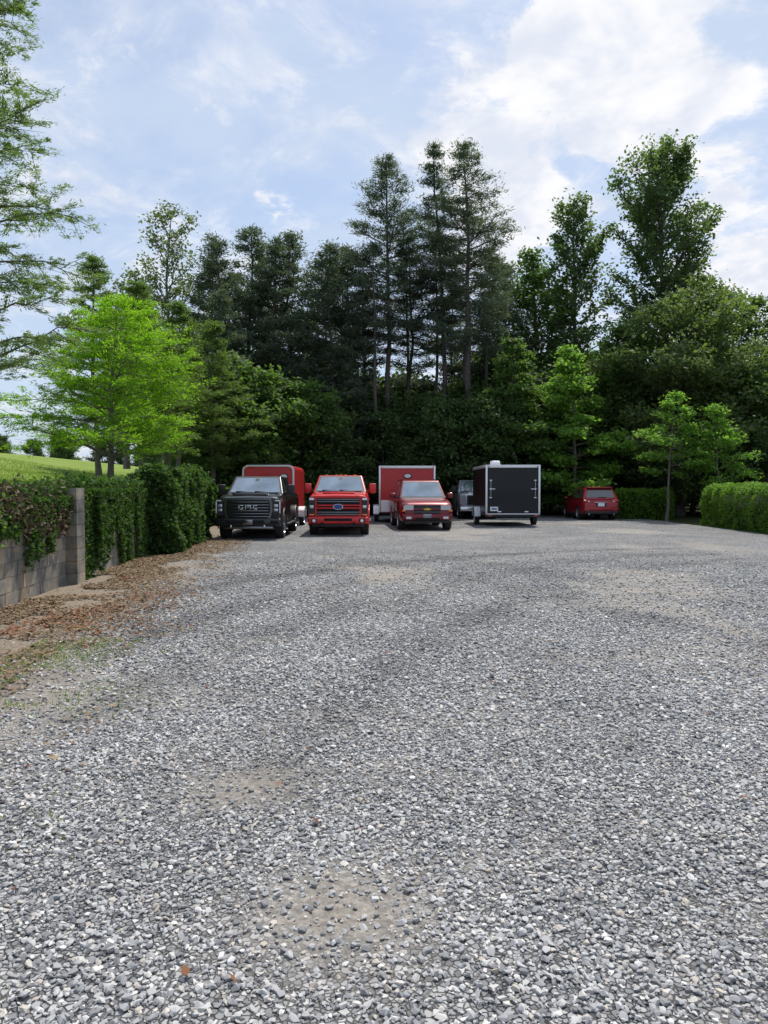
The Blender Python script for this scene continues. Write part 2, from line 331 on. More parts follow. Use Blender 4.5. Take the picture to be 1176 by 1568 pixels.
# ---------------------------------------------------------------- big suv
def big_suv(name,loc,rot,mat):
    E=empty(name,loc,rot); P=M[mat]; W=1.0; Ln=5.4; hood=1.13; H=1.88; wr=.40; wy=(.95,3.95)
    loft('body',[(0,W*.82,.42,.88),(.05,W*.90,.38,.97),(.16,W*.965,.35,1.04),(.5,W*.99,.33,hood),(1.35,W,.33,hood+.08),(1.5,W,.33,hood+.08),(Ln-.3,W,.34,hood+.08),(Ln-.05,W*.95,.4,hood+.04),(Ln,W*.9,.45,hood)],P,E,[(wy[0],wr,wr*1.2),(wy[1],wr,wr*1.2)])
    box('chassis',(0,Ln/2,.45),(1.15,Ln-.5,.3),M['dark'],E,.02); box('inner_fender',(0,wy[0],.7),(1.3,1.05,.4),M['dark'],E,.02)
    greenhouse(E,P,W*.92,W*.73,1.3,Ln-.08,2.05,Ln-.35,hood+.06,H,[(.17,.40),(.43,.66),(.69,.93)])
    for s in (-1,1):
        for k,yy in enumerate(wy): wheel(s*(W-.13),yy,wr,.27,s,E,'%d%d'%(s+1,k),spokes=5)
        box('roof_rail_%d'%(s+1),(s*.64,3.5,H+.045),(.04,2.4,.035),M['dchrome'],E,.012)
        for k in range(3): box('rail_foot_%d%d'%(s+1,k),(s*.64,2.4+k*1.1,H+.02),(.05,.1,.05),M['plastic'],E,.01)
        box('door_handle_%d'%(s+1),(s*(W+.012),2.35,1.02),(.04,.18,.035),P,E,.01)
        box('door_seam_%d'%(s+1),(s*W,2.55,.8),(.012,.014,.7),M['dark'],E,0)
        box('side_moulding_%d'%(s+1),(s*(W+.005),2.5,.68),(.03,1.9,.06),P,E,.01)
        box('fog_lamp_%d'%(s+1),(s*.68,-.085,.50),(.20,.03,.09),M['lens'],E,.03)
        box('headlamp_amber_%d'%(s+1),(s*.86,-.022,.76),(.14,.10,.05),M['amber'],E,.015)
        box('wiper_%d'%(s+1),(s*.3,1.46,hood+.16),(.5,.02,.02),M['plastic'],E,.004,rz=.1)
        box('tail_lamp_%d'%(s+1),(s*.9,Ln,1.1),(.12,.06,.5),M['tail'],E,.02)
    poly_front('headlight',[(.50,.79),(.87,.79),(.87,.93),(.80,.98),(.50,.97)],.035,.06,M['lens'],E,.02,True)
    poly_front('grille',[(-.48,.66),(.48,.66),(.50,.97),(-.50,.97)],.03,.055,M['dark'],E,.02)
    for k,z in enumerate(np.linspace(.69,.94,6)): box('grille_slat_%d'%k,(0,-.03,z),(.94,.02,.012),M['dchrome'],E,.003)
    box('grille_bar',(0,-.05,.815),(1.0,.05,.055),P,E,.015,3)
    poly_front('badge',[(-.13,.79),(.13,.79),(.13,.84),(-.13,.84)],-.078,.012,M['gold'],E,.004)
    box('badge_v',(0,-.086,.815),(.1,.012,.085),M['gold'],E,.004)
    box('front_bumper',(0,.02,.53),(1.88,.22,.25),P,E,.08,4)
    box('bumper_intake',(0,-.095,.46),(.9,.03,.09),M['dark'],E,.02)
    box('air_dam',(0,.08,.36),(1.7,.15,.1),M['plastic'],E,.03)
    box('license_plate',(0,-.1,.57),(.30,.012,.15),M['dchrome'],E,.004)
    mirror(E,W*.94,1.72,hood+.12,P,False)
    return E
# ---------------------------------------------------------------- compact suv seen from behind
def crossover(name,loc,rot,mat):
    E=empty(name,loc,rot); P=M[mat]; W=.93; Ln=4.6; wr=.35; wy=(.98,3.70); belt=1.02; H=1.64
    loft('body',[(0,W*.84,.42,.90),(.06,W*.92,.36,1.0),(.25,W*.99,.30,belt+.02),(.8,W,.28,belt+.02),(3.1,W,.28,belt-.03),(3.35,W,.28,belt-.04),(4.2,W*.95,.30,.88),(4.5,W*.85,.34,.75),(Ln,W*.7,.40,.64)],P,E,[(wy[0],wr,wr*1.2),(wy[1],wr,wr*1.2)])
    box('chassis',(0,Ln/2,.42),(1.1,Ln-.7,.28),M['dark'],E,.02)
    for yy in wy: box('inner_fender_%d'%int(yy),(0,yy,.6),(1.2,.95,.35),M['dark'],E,.02)
    wb,wt=W*.93,W*.70
    B=[(-wb,.10,belt),(wb,.10,belt),(wb,3.45,belt-.04),(-wb,3.45,belt-.04)];T=[(-wt,.42,H-.04),(wt,.42,H-.04),(wt,2.55,H),(-wt,2.55,H)]
    bm=bmesh.new(); b=[bm.verts.new(v) for v in B]; t=[bm.verts.new(v) for v in T]
    bm.faces.new(b[::-1]); bm.faces.new(t)
    for i in range(4): bm.faces.new((b[i],b[(i+1)%4],t[(i+1)%4],t[i]))
    bmesh.ops.bevel(bm,geom=bm.edges[:],offset=.06,segments=4,affect='EDGES',profile=.6); bm_obj('cab',bm,P,E,50)
    def q(Pp,u0,u1,v0,v1):
        Pp=[Vector(p) for p in Pp]
        at=lambda u,v:(Pp[0]*(1-u)+Pp[1]*u)*(1-v)+(Pp[3]*(1-u)+Pp[2]*u)*v
        return [at(u0,v0),at(u1,v0),at(u1,v1),at(u0,v1)]
    plate('rear_window',q([B[0],B[1],T[1],T[0]],.08,.92,.18,.86),.006,M['glass'],E,.06)
    plate('windshield',q([B[2],B[3],T[3],T[2]],.05,.95,.05,.92),.006,M['wglass'],E,.05)
    for k,(u0,u1) in enumerate([(.10,.27),(.30,.52),(.55,.80)]):
        plate('side_window_%d'%k,q([B[1],B[2],T[2],T[1]],u0,u1,.12,.86),.006,M['glass'],E,.05)
        plate('side_window_l%d'%k,q([B[3],B[0],T[0],T[3]],1-u1,1-u0,.12,.86),.006,M['glass'],E,.05)
    box('roof_spoiler',(0,.40,H-.03),(1.25,.26,.05),P,E,.02)
    box('rear_wiper',(0.08,.14,1.14),(.4,.02,.02),M['plastic'],E,.004,rz=.05)
    for s in (-1,1):
        for k,yy in enumerate(wy): wheel(s*(W-.12),yy,wr,.23,s,E,'%d%d'%(s+1,k),spokes=5)
        box('tail_lamp_%d'%(s+1),(s*.70,.035,.96),(.36,.12,.13),M['tail'],E,.035,3)
        box('reverse_lamp_%d'%(s+1),(s*.60,-.022,.93),(.10,.03,.04),M['led'],E,.01)
        box('reflector_%d'%(s+1),(s*.68,-.062,.50),(.16,.02,.04),M['tail'],E,.008)
        box('roof_rail_%d'%(s+1),(s*.58,1.6,H+.03),(.035,1.9,.03),M['dchrome'],E,.01)
        box('door_seam_%d'%(s+1),(s*W,2.1,.7),(.010,.012,.6),M['dark'],E,0)
        box('sill_%d'%(s+1),(s*(W-.01),2.35,.31),(.05,1.9,.09),M['plastic'],E,.02)
        box('mirror_%d'%(s+1),(s*(W+.09),3.0,1.10),(.18,.12,.14),P,E,.04,3)
        cyl('exhaust_%d'%(s+1),(s*.6,-.03,.33),.035,.12,'y',M['chrome'],E,14)
    box('rear_bumper',(0,.04,.56),(1.70,.2,.20),P,E,.07,4); box('lower_bumper',(0,.05,.40),(1.62,.2,.17),M['plastic'],E,.05,3)
    box('plate_recess',(0,-.005,.78),(.52,.03,.17),M['plastic'],E,.01); box('license_plate',(0,-.03,.78),(.32,.012,.16),M['white'],E,.004)
    box('hatch_trim',(0,-.012,.89),(.6,.03,.03),M['chrome'],E,.008)
    return E
# ---------------------------------------------------------------- enclosed trailers
def trailer(name,loc,rot,mat,W,H,Ln,z0=.5,kind='rear',roundtop=.03,cap=None,axles=1,sidefender='alu'):
    E=empty(name,loc,rot); P=M[mat]; h=W/2; A=M['alu']
    bm=bmesh.new(); bmesh.ops.create_cube(bm,size=1)
    for v in bm.verts: v.co=Vector((v.co.x*W,Ln/2+v.co.y*Ln,(z0+H)/2+v.co.z*(H-z0)))
    es=[e for e in bm.edges if all(v.co.z>z0+.5 for v in e.verts) and abs(e.verts[0].co.x-e.verts[1].co.x)<.01]
    if roundtop>.05: bmesh.ops.bevel(bm,geom=es,offset=roundtop,segments=6,affect='EDGES',profile=.5)
    bm_obj('box',bm,P,E,40)
    if roundtop<=.05:
        box('roof',(0,Ln/2,H+.012),(W+.03,Ln+.03,.03),M['white'],E,.008)
        for s in (-1,1):
            box('corner_post_%d'%(s+1),(s*(h-.03),-.012,(z0+H)/2),(.075,.03,H-z0),A,E,.006)
            box('top_rail_%d'%(s+1),(s*(h+.008),Ln/2,H-.05),(.02,Ln,.09),A,E,.004)
        box('header',(0,-.014,H-.045),(W-.16,.03,.085),A,E,.006)
    else:
        bm=bmesh.new(); prev=None; path=[]
        path.append((-h,z0+.02)); path.append((-h,H-roundtop))
        for i in range(1,7): a=math.pi-i*math.pi/14; path.append((-h+roundtop+roundtop*math.cos(a),H-roundtop+roundtop*math.sin(a)))
        path.append((-h+roundtop,H)); path+= [(-x,z) for x,z in path[::-1]]
        for (x,z) in path:
            ix=x*(1-.055/h) ; iz=z-.05*max(0,(z-(H-roundtop))/roundtop)
            c=[bm.verts.new(v) for v in ((x*1.008,-.03,z+.008),(ix,-.03,iz),(ix,.06,iz),(x*1.008,.06,z+.008))]
            if prev:
                for j in range(4): bm.faces.new((prev[j],prev[(j+1)%4],c[(j+1)%4],c[j]))
            prev=c
        bm_obj('front_trim',bm,A,E,40)
        if cap: box('nose_cap',(0,.28,H+.012),(W-.36,.56,.07),M[cap],E,.03)
    for s in (-1,1):
        box('bottom_rail_%d'%(s+1),(s*(h+.006),Ln/2,z0+.05),(.02,Ln,.12),A if mat!='tblack' else M['plastic'],E,.004)
        n=int(Ln/.6)
        for k in range(n): box('side_rib_%d_%d'%(s+1,k),(s*(h+.002),.45+k*.6,(z0+H)/2),(.006,.012,H-z0-.25),M['dark'],E,0)
        yc=Ln*.45
        offs=[0] if axles==1 else [-.42,.42]
        for k,o in enumerate(offs): wheel(s*(h+.13),yc+o,.34,.2,s,E,'%d%d'%(s+1,k))
        bm=bmesh.new(); prev=None; hl=.46+(0 if axles==1 else .42)
        fp=[(-hl,.42),(-hl+.05,.66),(-hl+.18,.78),(-hl+.35,.82),(hl-.35,.82),(hl-.18,.78),(hl-.05,.66),(hl,.42)]
        for (fy,fz) in fp:
            c=[bm.verts.new(v) for v in ((s*(h+.015),yc+fy,fz),(s*(h+.27),yc+fy,fz),(s*(h+.27),yc+fy*.96,fz-.035),(s*(h+.015),yc+fy*.96,fz-.035))]
            if prev:
                for j in range(4): bm.faces.new((prev[j],prev[(j+1)%4],c[(j+1)%4],c[j]))
            prev=c
        bm_obj('fender_%d'%(s+1),bm,M[sidefender],E,30)
        cyl('marker_lamp_%d'%(s+1),(s*(h-.12),-.04,H-.045),.025,.03,'y',M['amber'] if kind!='rear' else M['tail'],E,12)
    box('frame',(0,Ln/2,z0-.05),(W-.1,Ln-.02,.11),M['dark'],E,.01)
    box('axle',(0,Ln*.45,.34),(W+.1,.07,.07),M['dark'],E,.01)
    if kind=='rear':
        box('rear_sill',(0,-.02,z0+.0),(W,.07,.16),M['plastic'],E,.01); box('sill_trim',(0,-.062,z0+.04),(W-.02,.012,.035),A,E,.003)
        fplate('ramp_door',-h+.10,h-.10,z0+.12,H-.11,-.004,.012,P,E,.02)
        for s in (-1,1):
            x=s*(h-.20)
            cyl('lock_bar_%d'%(s+1),(x,-.045,1.55),.014,.75,'z',M['chrome'],E,10)
            for k,z in enumerate((1.2,1.55,1.9)): box('lock_bracket_%d%d'%(s+1,k),(x,-.03,z),(.10,.03,.05),M['chrome'],E,.006)
            box('lock_handle_%d'%(s+1),(x-s*.08,-.06,1.55),(.20,.02,.035),M['chrome'],E,.006)
            box('tail_lamp_%d'%(s+1),(s*(h-.17),-.066,z0-.03),(.17,.02,.06),M['tail'],E,.01)
            box('hinge_%d'%(s+1),(s*.55,-.03,z0+.13),(.16,.03,.05),M['chrome'],E,.006)
        fplate('license_plate',-h+.18,-h+.50,z0+.16,z0+.33,-.02,.008,M['white'],E,.01)
        fplate('plate_digits',-h+.23,-h+.45,z0+.215,z0+.275,-.029,.003,M['blue'],E,.005)
    else:
        box('tongue_a',(.35,-.45,z0-.04),(.08,1.2,.09),M['dark'],E,.01,rz=.38); box('tongue_b',(-.35,-.45,z0-.04),(.08,1.2,.09),M['dark'],E,.01,rz=-.38)
        cyl('jack',(0,-.85,.42),.035,.75,'z',M['alu'],E,12); box('jack_foot',(0,-.85,.03),(.16,.16,.03),M['alu'],E,.005)
        box('coupler',(0,-1.08,z0-.02),(.12,.28,.10),M['alu'],E,.02)
        fplate('stone_guard',-h+.08,h-.08,z0+.03,z0+.55,-.002,.008,A,E,.01)
    return E
# ================================================================ vehicles placed
pickup('pickup_truck',(-4.10,22.5,0),math.radians(1.5),'black',hood=1.36,H=1.98,W=.99,style='a')
pickup('pickup_truck',(-1.50,24.4,0),math.radians(1),'red',hood=1.40,H=2.04,W=1.0,style='b')
big_suv('suv',(1.58,27.3,0),math.radians(4),'maroon')
pickup('pickup_truck',(4.75,37.2,0),0,'silver',hood=1.33,H=2.0,W=.98,style='c')
crossover('crossover_car',(10.55,36.2,0),math.radians(-1),'jeepred')
t=trailer('enclosed_trailer',(5.22,30.2,0),0,'tblack',2.2,2.5,4.3,z0=.5,kind='rear')
box('roof_vent_base',(-.55,1.2,2.56),(.42,.42,.06),M['white'],t,.02); box('roof_vent',(-.55,1.2,2.66),(.38,.38,.14),M['white'],t,.05,3)
t=trailer('enclosed_trailer',(1.03,33.2,0),0,'tred',2.5,2.55,4.5,z0=.5,kind='front',axles=2)
cyl('logo_ring',(.02,-.02,2.13),.12,.014,'y',M['tblack'],t,24,sx=1.6); cyl('logo',(.02,-.03,2.13),.085,.014,'y',M['white'],t,24,sx=1.7)
t=trailer('enclosed_trailer',(-4.62,29.8,0),0,'tred',2.05,2.5,3.8,z0=.5,kind='front',roundtop=.22,cap='tblack',sidefender='white')
cyl('logo_ring',(.62,-.02,2.05),.12,.014,'y',M['tblack'],t,24,sx=1.5); cyl('logo',(.62,-.03,2.05),.085,.014,'y',M['white'],t,24,sx=1.6)
# ================================================================ trees
class TB:
    def __init__(s): s.V=[];s.F=[];s.n=0
    def tube(s,pts,rad,sides=6):
        pts=np.asarray(pts,float); N=len(pts)
        tg=np.gradient(pts,axis=0); tg/=np.linalg.norm(tg,axis=1,keepdims=True)+1e-9
        ref=np.array([1,0,0.]) if abs(tg[0,0])<.8 else np.array([0,1.,0])
        u=np.cross(tg,ref); u/=np.linalg.norm(u,axis=1,keepdims=True)+1e-9; v=np.cross(tg,u)
        a=np.arange(sides)*2*np.pi/sides
        R=pts[:,None,:]+np.asarray(rad)[:,None,None]*(np.cos(a)[None,:,None]*u[:,None,:]+np.sin(a)[None,:,None]*v[:,None,:])
        s.V.append(R.reshape(-1,3))
        i=np.arange(N-1)[:,None]*sides; j=np.arange(sides)[None,:]; jn=(j+1)%sides
        f=np.stack([i+j,i+jn,i+sides+jn,i+sides+j],-1).reshape(-1,4)+s.n
        s.F.append(f); s.n+=N*sides
def leafquads(C,size,aspect,nup=.3,axis=None,r=rng):
    n=len(C); nrm=r.normal(size=(n,3)); nrm[:,2]=np.abs(nrm[:,2])+nup
    nrm/=np.linalg.norm(nrm,axis=1,keepdims=True)
    if axis is None: ax=r.normal(size=(n,3))
    else: ax=axis+r.normal(size=(n,3))*.35
    u=ax-nrm*np.sum(ax*nrm,1,keepdims=True); u/=np.linalg.norm(u,axis=1,keepdims=True)+1e-9
    v=np.cross(nrm,u); s=(size*(.6+.8*r.random(n)))[:,None]
    a=C-u*s*.5; c=C+u*s*.5; b=C+v*s*.5*aspect-u*s*.08; d=C-v*s*.5*aspect-u*s*.08
    V=np.stack([a,b,c,d],1).reshape(-1,3); F=np.arange(n*4).reshape(-1,4)
    return V,F
def make_tree(name,H,R,cb,kind,leafmat,nleaf,leaf,seed,bark='bark',prof=None,nlimb=None,tr=None,clump=.35,aspect=.6,elev=.5,lean=0.03,droop=0.,sub=None,thin=1.,up=0.):
    r=np.random.default_rng(seed); tb=TB()
    N=9; t=np.linspace(0,1,N); wob=np.cumsum(r.normal(size=(N,2))*H*.006,axis=0); wob[0]=0
    ln=r.normal(size=2)*lean
    P=np.stack([wob[:,0]+ln[0]*t*H,wob[:,1]+ln[1]*t*H,t*H*.97],1)
    tr=tr or H*.013+.03
    tb.tube(P,tr*(1-.88*t)*(1+.35*np.exp(-t*25)),8)
    trunk=lambda z:np.array([np.interp(z,P[:,2],P[:,0]),np.interp(z,P[:,2],P[:,1]),z])
    if prof is None:
        prof={'round':lambda s:np.sqrt(np.clip(1-(2*s-.85)**2/1.35,0.03,1)),'cone':lambda s:(1-s)**.75*min(1,.55+s*3)+.05,'pine':lambda s:(1-s**2.2)*(.55+.45*min(1,s*2.5))+.10,'column':lambda s:(1-s**3)*.9+.12}[kind]
    nlimb=nlimb or int(20+H*1.5); CC=[];CA=[]
    for i in range(nlimb):
        s=(i+r.random())/nlimb; z=H*(cb+(.97-cb)*s); az=i*2.399+r.normal()*.4
        Lm=R*prof(s)*(.6+.65*r.random())
        e={'pine':-.02+.45*s,'cone':.25+.2*s,'round':elev+.5*s,'column':.7}.get(kind,elev)+r.normal()*.14+up
        d=np.array([math.cos(az)*math.cos(e),math.sin(az)*math.cos(e),math.sin(e)])
        q=np.linspace(0,1,6); o=trunk(z-(0 if kind in('pine','cone') else Lm*.35*s))
        bend={'pine':.10,'cone':-.10,'round':.05}.get(kind,.05)-droop
        pts=o+d[None,:]*q[:,None]*Lm+np.array([0,0,1])*(bend*Lm*q**2)[:,None]+r.normal(size=(6,3))*Lm*.03*q[:,None]
        r0=max(.010,min(tr*.45*(1-.7*s),Lm*.022)*thin)
        tb.tube(pts,r0*(1-.85*q),5)
        nsb=max(3,int(Lm*(sub or (3.2 if kind!='cone' else 5))))
        for k in range(nsb):
            f=.25+.75*(k+r.random())/nsb; b=np.array([np.interp(f,q,pts[:,c]) for c in range(3)])
            sd=d*.6+np.array([-d[1],d[0],0])*(1 if k%2 else -1)*(.5+.4*r.random())+np.array([0,0,r.normal()*.22+(.12 if kind!='cone' else -.08)-droop])
            sd/=np.linalg.norm(sd); sl=Lm*(.32-.16*f)*(1+.5*r.random())+.12
            qq=np.linspace(0,1,3); sp=b+sd*qq[:,None]*sl+np.array([0,0,-.12 if kind=='cone' else .05])*sl*(qq**2)[:,None]
            tb.tube(sp,r0*.4*(1-.8*qq),3)
            m=4 if kind=='cone' else 3
            for g in range(m):
                w=(g+.6+.5*r.random())/m; CC.append(b+sd*sl*w); CA.append(sd)
        CC.append(pts[-1]); CA.append(d)
    CC=np.array(CC);CA=np.array(CA)
    keep=r.random(len(CC))<.84; CC=CC[keep];CA=CA[keep]
    idx=r.integers(0,len(CC),nleaf)
    sg={'pine':np.array([1,1,.45]),'cone':np.array([1,1,.5]),'round':np.array([1,1,.75])}.get(kind,np.array([1,1,.8]))
    ctint=r.random(len(CC))
    cs=clump*(.5+.9*r.random(len(CC)))
    C=CC[idx]+np.clip(r.normal(size=(nleaf,3)),-2,2)*sg*cs[idx][:,None]*.6
    ax=CA[idx] if kind in('pine','cone') else None
    V,F=leafquads(C,leaf,aspect,.5,ax,r)
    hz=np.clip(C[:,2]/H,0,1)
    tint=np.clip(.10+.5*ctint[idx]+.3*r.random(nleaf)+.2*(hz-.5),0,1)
    WV=np.concatenate(tb.V);WF=np.concatenate(tb.F)
    A=np.concatenate([WV,V]);FF=np.concatenate([WF,F+len(WV)])
    mi=np.concatenate([np.zeros(len(WF)),np.ones(len(F))])
    return mesh_np(name,A,FF,None,[M[bark],M[leafmat]],mi,np.concatenate([np.zeros(len(WV)),np.repeat(tint,4)]))
def wx(y): return -5.0-.075*(y-9.7)
def field_h(x,y):
    u=wx(y)-x
    return 1.28+.012*np.clip(y-8,0,60)+3.0*sstep(0,30,u)+.25*(fbm(x*.08,y*.08,3)-.5)
def bz(x,y):
    return float(field_h(np.array(x),np.array(y)))-.05 if x<wx(y)-.3 else 0
def T(name,me,x,y,rot=None,s=1,z=None,sz=None):
    o=obj(name,me,(x,y,bz(x,y) if z is None else z),rot=random.random()*6.28 if rot is None else rot)
    o.scale=(s,s,sz or s); return o
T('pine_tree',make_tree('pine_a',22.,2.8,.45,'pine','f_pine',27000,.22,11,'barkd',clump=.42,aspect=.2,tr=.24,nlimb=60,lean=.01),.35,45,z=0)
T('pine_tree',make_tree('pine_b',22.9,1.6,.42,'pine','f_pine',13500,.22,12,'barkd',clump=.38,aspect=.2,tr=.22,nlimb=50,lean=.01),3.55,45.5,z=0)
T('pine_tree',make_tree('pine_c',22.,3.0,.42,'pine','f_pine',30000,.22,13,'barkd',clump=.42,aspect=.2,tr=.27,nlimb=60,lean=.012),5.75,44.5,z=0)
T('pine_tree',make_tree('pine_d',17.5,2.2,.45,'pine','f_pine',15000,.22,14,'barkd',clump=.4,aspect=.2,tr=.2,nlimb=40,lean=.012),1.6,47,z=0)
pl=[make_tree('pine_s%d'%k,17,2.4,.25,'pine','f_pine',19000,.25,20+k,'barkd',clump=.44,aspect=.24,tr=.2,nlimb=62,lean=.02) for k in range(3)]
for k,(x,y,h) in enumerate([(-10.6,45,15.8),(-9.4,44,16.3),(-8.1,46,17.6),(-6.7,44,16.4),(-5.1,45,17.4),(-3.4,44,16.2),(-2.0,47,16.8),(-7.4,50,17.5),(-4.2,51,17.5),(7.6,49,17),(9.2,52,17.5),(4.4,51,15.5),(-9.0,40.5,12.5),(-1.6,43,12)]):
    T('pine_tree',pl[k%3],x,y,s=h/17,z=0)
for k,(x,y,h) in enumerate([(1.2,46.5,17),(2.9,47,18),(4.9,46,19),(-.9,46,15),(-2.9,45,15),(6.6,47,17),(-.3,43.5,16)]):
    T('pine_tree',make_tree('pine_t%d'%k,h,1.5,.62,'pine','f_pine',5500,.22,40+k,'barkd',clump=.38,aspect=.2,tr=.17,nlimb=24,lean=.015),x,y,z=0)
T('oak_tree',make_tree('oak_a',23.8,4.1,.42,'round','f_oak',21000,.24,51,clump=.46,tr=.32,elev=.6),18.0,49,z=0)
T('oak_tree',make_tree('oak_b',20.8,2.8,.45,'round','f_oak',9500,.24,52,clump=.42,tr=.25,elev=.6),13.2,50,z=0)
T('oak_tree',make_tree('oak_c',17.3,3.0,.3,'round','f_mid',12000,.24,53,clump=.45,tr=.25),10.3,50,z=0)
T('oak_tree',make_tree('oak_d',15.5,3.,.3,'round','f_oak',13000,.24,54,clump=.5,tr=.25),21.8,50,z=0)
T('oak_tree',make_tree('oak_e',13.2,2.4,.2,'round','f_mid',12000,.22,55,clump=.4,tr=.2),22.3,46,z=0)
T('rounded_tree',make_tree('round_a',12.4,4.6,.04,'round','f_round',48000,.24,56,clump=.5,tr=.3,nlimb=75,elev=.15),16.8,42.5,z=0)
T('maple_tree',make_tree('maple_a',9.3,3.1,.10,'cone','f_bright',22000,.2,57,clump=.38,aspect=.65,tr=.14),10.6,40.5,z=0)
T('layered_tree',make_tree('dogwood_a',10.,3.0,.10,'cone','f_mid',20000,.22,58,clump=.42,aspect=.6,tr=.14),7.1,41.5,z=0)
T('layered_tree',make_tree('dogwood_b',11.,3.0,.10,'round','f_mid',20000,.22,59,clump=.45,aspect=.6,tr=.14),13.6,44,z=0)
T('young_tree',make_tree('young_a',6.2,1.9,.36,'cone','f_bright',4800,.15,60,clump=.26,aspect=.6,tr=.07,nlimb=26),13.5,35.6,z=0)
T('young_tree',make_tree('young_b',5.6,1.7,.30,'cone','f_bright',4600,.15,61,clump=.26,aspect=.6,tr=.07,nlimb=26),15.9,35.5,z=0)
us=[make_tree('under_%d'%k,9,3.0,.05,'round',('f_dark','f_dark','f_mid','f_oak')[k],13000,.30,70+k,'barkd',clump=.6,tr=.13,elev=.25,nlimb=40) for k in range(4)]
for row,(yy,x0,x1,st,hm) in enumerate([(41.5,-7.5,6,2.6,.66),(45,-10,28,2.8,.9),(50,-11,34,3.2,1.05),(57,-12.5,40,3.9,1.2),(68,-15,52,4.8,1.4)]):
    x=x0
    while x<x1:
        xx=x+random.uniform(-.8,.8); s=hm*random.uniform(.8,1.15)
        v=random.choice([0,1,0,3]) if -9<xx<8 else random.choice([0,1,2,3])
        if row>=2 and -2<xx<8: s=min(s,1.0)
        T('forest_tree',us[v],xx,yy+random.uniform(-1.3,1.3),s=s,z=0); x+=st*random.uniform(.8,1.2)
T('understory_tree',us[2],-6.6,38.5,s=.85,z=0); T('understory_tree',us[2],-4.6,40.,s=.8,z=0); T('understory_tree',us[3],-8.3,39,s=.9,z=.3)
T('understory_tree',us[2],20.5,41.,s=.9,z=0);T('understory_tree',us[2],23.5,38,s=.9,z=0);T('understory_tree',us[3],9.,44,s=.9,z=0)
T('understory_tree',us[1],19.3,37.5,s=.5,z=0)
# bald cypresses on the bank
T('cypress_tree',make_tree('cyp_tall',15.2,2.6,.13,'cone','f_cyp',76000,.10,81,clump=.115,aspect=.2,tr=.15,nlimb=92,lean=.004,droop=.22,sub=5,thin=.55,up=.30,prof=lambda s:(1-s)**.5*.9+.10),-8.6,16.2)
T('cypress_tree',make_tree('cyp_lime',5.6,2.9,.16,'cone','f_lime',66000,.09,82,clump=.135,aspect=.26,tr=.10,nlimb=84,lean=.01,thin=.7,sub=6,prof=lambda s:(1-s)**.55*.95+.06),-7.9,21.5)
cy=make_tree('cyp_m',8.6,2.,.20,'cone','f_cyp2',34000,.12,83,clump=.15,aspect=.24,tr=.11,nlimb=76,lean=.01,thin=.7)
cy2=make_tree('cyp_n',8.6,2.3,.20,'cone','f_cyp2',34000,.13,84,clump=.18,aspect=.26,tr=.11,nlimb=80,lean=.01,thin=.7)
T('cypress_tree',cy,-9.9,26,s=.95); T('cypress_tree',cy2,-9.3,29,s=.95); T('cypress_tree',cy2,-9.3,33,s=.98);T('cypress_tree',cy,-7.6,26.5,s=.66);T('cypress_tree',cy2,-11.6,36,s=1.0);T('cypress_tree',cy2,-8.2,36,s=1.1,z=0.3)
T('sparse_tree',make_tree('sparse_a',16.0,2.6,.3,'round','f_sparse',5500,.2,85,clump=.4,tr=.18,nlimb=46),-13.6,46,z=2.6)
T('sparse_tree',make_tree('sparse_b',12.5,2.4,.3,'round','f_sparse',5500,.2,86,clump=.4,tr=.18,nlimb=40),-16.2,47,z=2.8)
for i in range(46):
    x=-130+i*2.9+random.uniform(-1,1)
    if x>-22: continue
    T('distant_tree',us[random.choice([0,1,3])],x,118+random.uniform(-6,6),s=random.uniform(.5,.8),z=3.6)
# ================================================================ ground, field, lot
def grid(xs,ys):
    X,Y=np.meshgrid(xs,ys); n,m=X.shape
    i=np.arange(n-1)[:,None]*m+np.arange(m-1)[None,:]
    return X.ravel(),Y.ravel(),np.stack([i,i+1,i+m+1,i+m],-1).reshape(-1,4)
def ground_mat(name,c1,c2,c3,sc=.5,bump=.3):
    m,nt,p=newmat(name); tc=nd(nt,'ShaderNodeTexCoord'); n1=nd(nt,'ShaderNodeTexNoise'); n1.inputs['Scale'].default_value=sc; n1.inputs['Detail'].default_value=5
    n2=nd(nt,'ShaderNodeTexNoise'); n2.inputs['Scale'].default_value=22; n2.inputs['Detail'].default_value=3
    for n in(n1,n2): L(nt,tc.outputs['Object'],n.inputs['Vector'])
    r=nd(nt,'ShaderNodeValToRGB'); r.color_ramp.elements[0].position=.35; r.color_ramp.elements[0].color=(*c1,1); r.color_ramp.elements[1].position=.65; r.color_ramp.elements[1].color=(*c2,1)
    L(nt,n1.outputs['Fac'],r.inputs[0]); mx=nd(nt,'ShaderNodeMix',data_type='RGBA'); mr=nd(nt,'ShaderNodeMapRange'); mr.inputs['From Min'].default_value=.45;mr.inputs['From Max'].default_value=.7
    L(nt,n2.outputs['Fac'],mr.inputs[0]); L(nt,mr.outputs[0],mx.inputs['Factor']); L(nt,r.outputs[0],mx.inputs['A']); mx.inputs['B'].default_value=(*c3,1)
    L(nt,mx.outputs['Result'],p.inputs['Base Color']); p.inputs['Roughness'].default_value=1; p.inputs['Specular IOR Level'].default_value=.1
    b=nd(nt,'ShaderNodeBump'); b.inputs['Strength'].default_value=bump; b.inputs['Distance'].default_value=.05; L(nt,n2.outputs['Fac'],b.inputs['Height']); L(nt,b.outputs[0],p.inputs['Normal'])
    return m
X,Y,F=grid(np.linspace(-900,900,61),np.linspace(-300,1500,61))
obj('ground',mesh_np('ground',np.stack([X,Y,X*0-.02],1),F,None,[ground_mat('forest_floor',(.05,.075,.02),(.07,.06,.035),(.035,.045,.015))]))
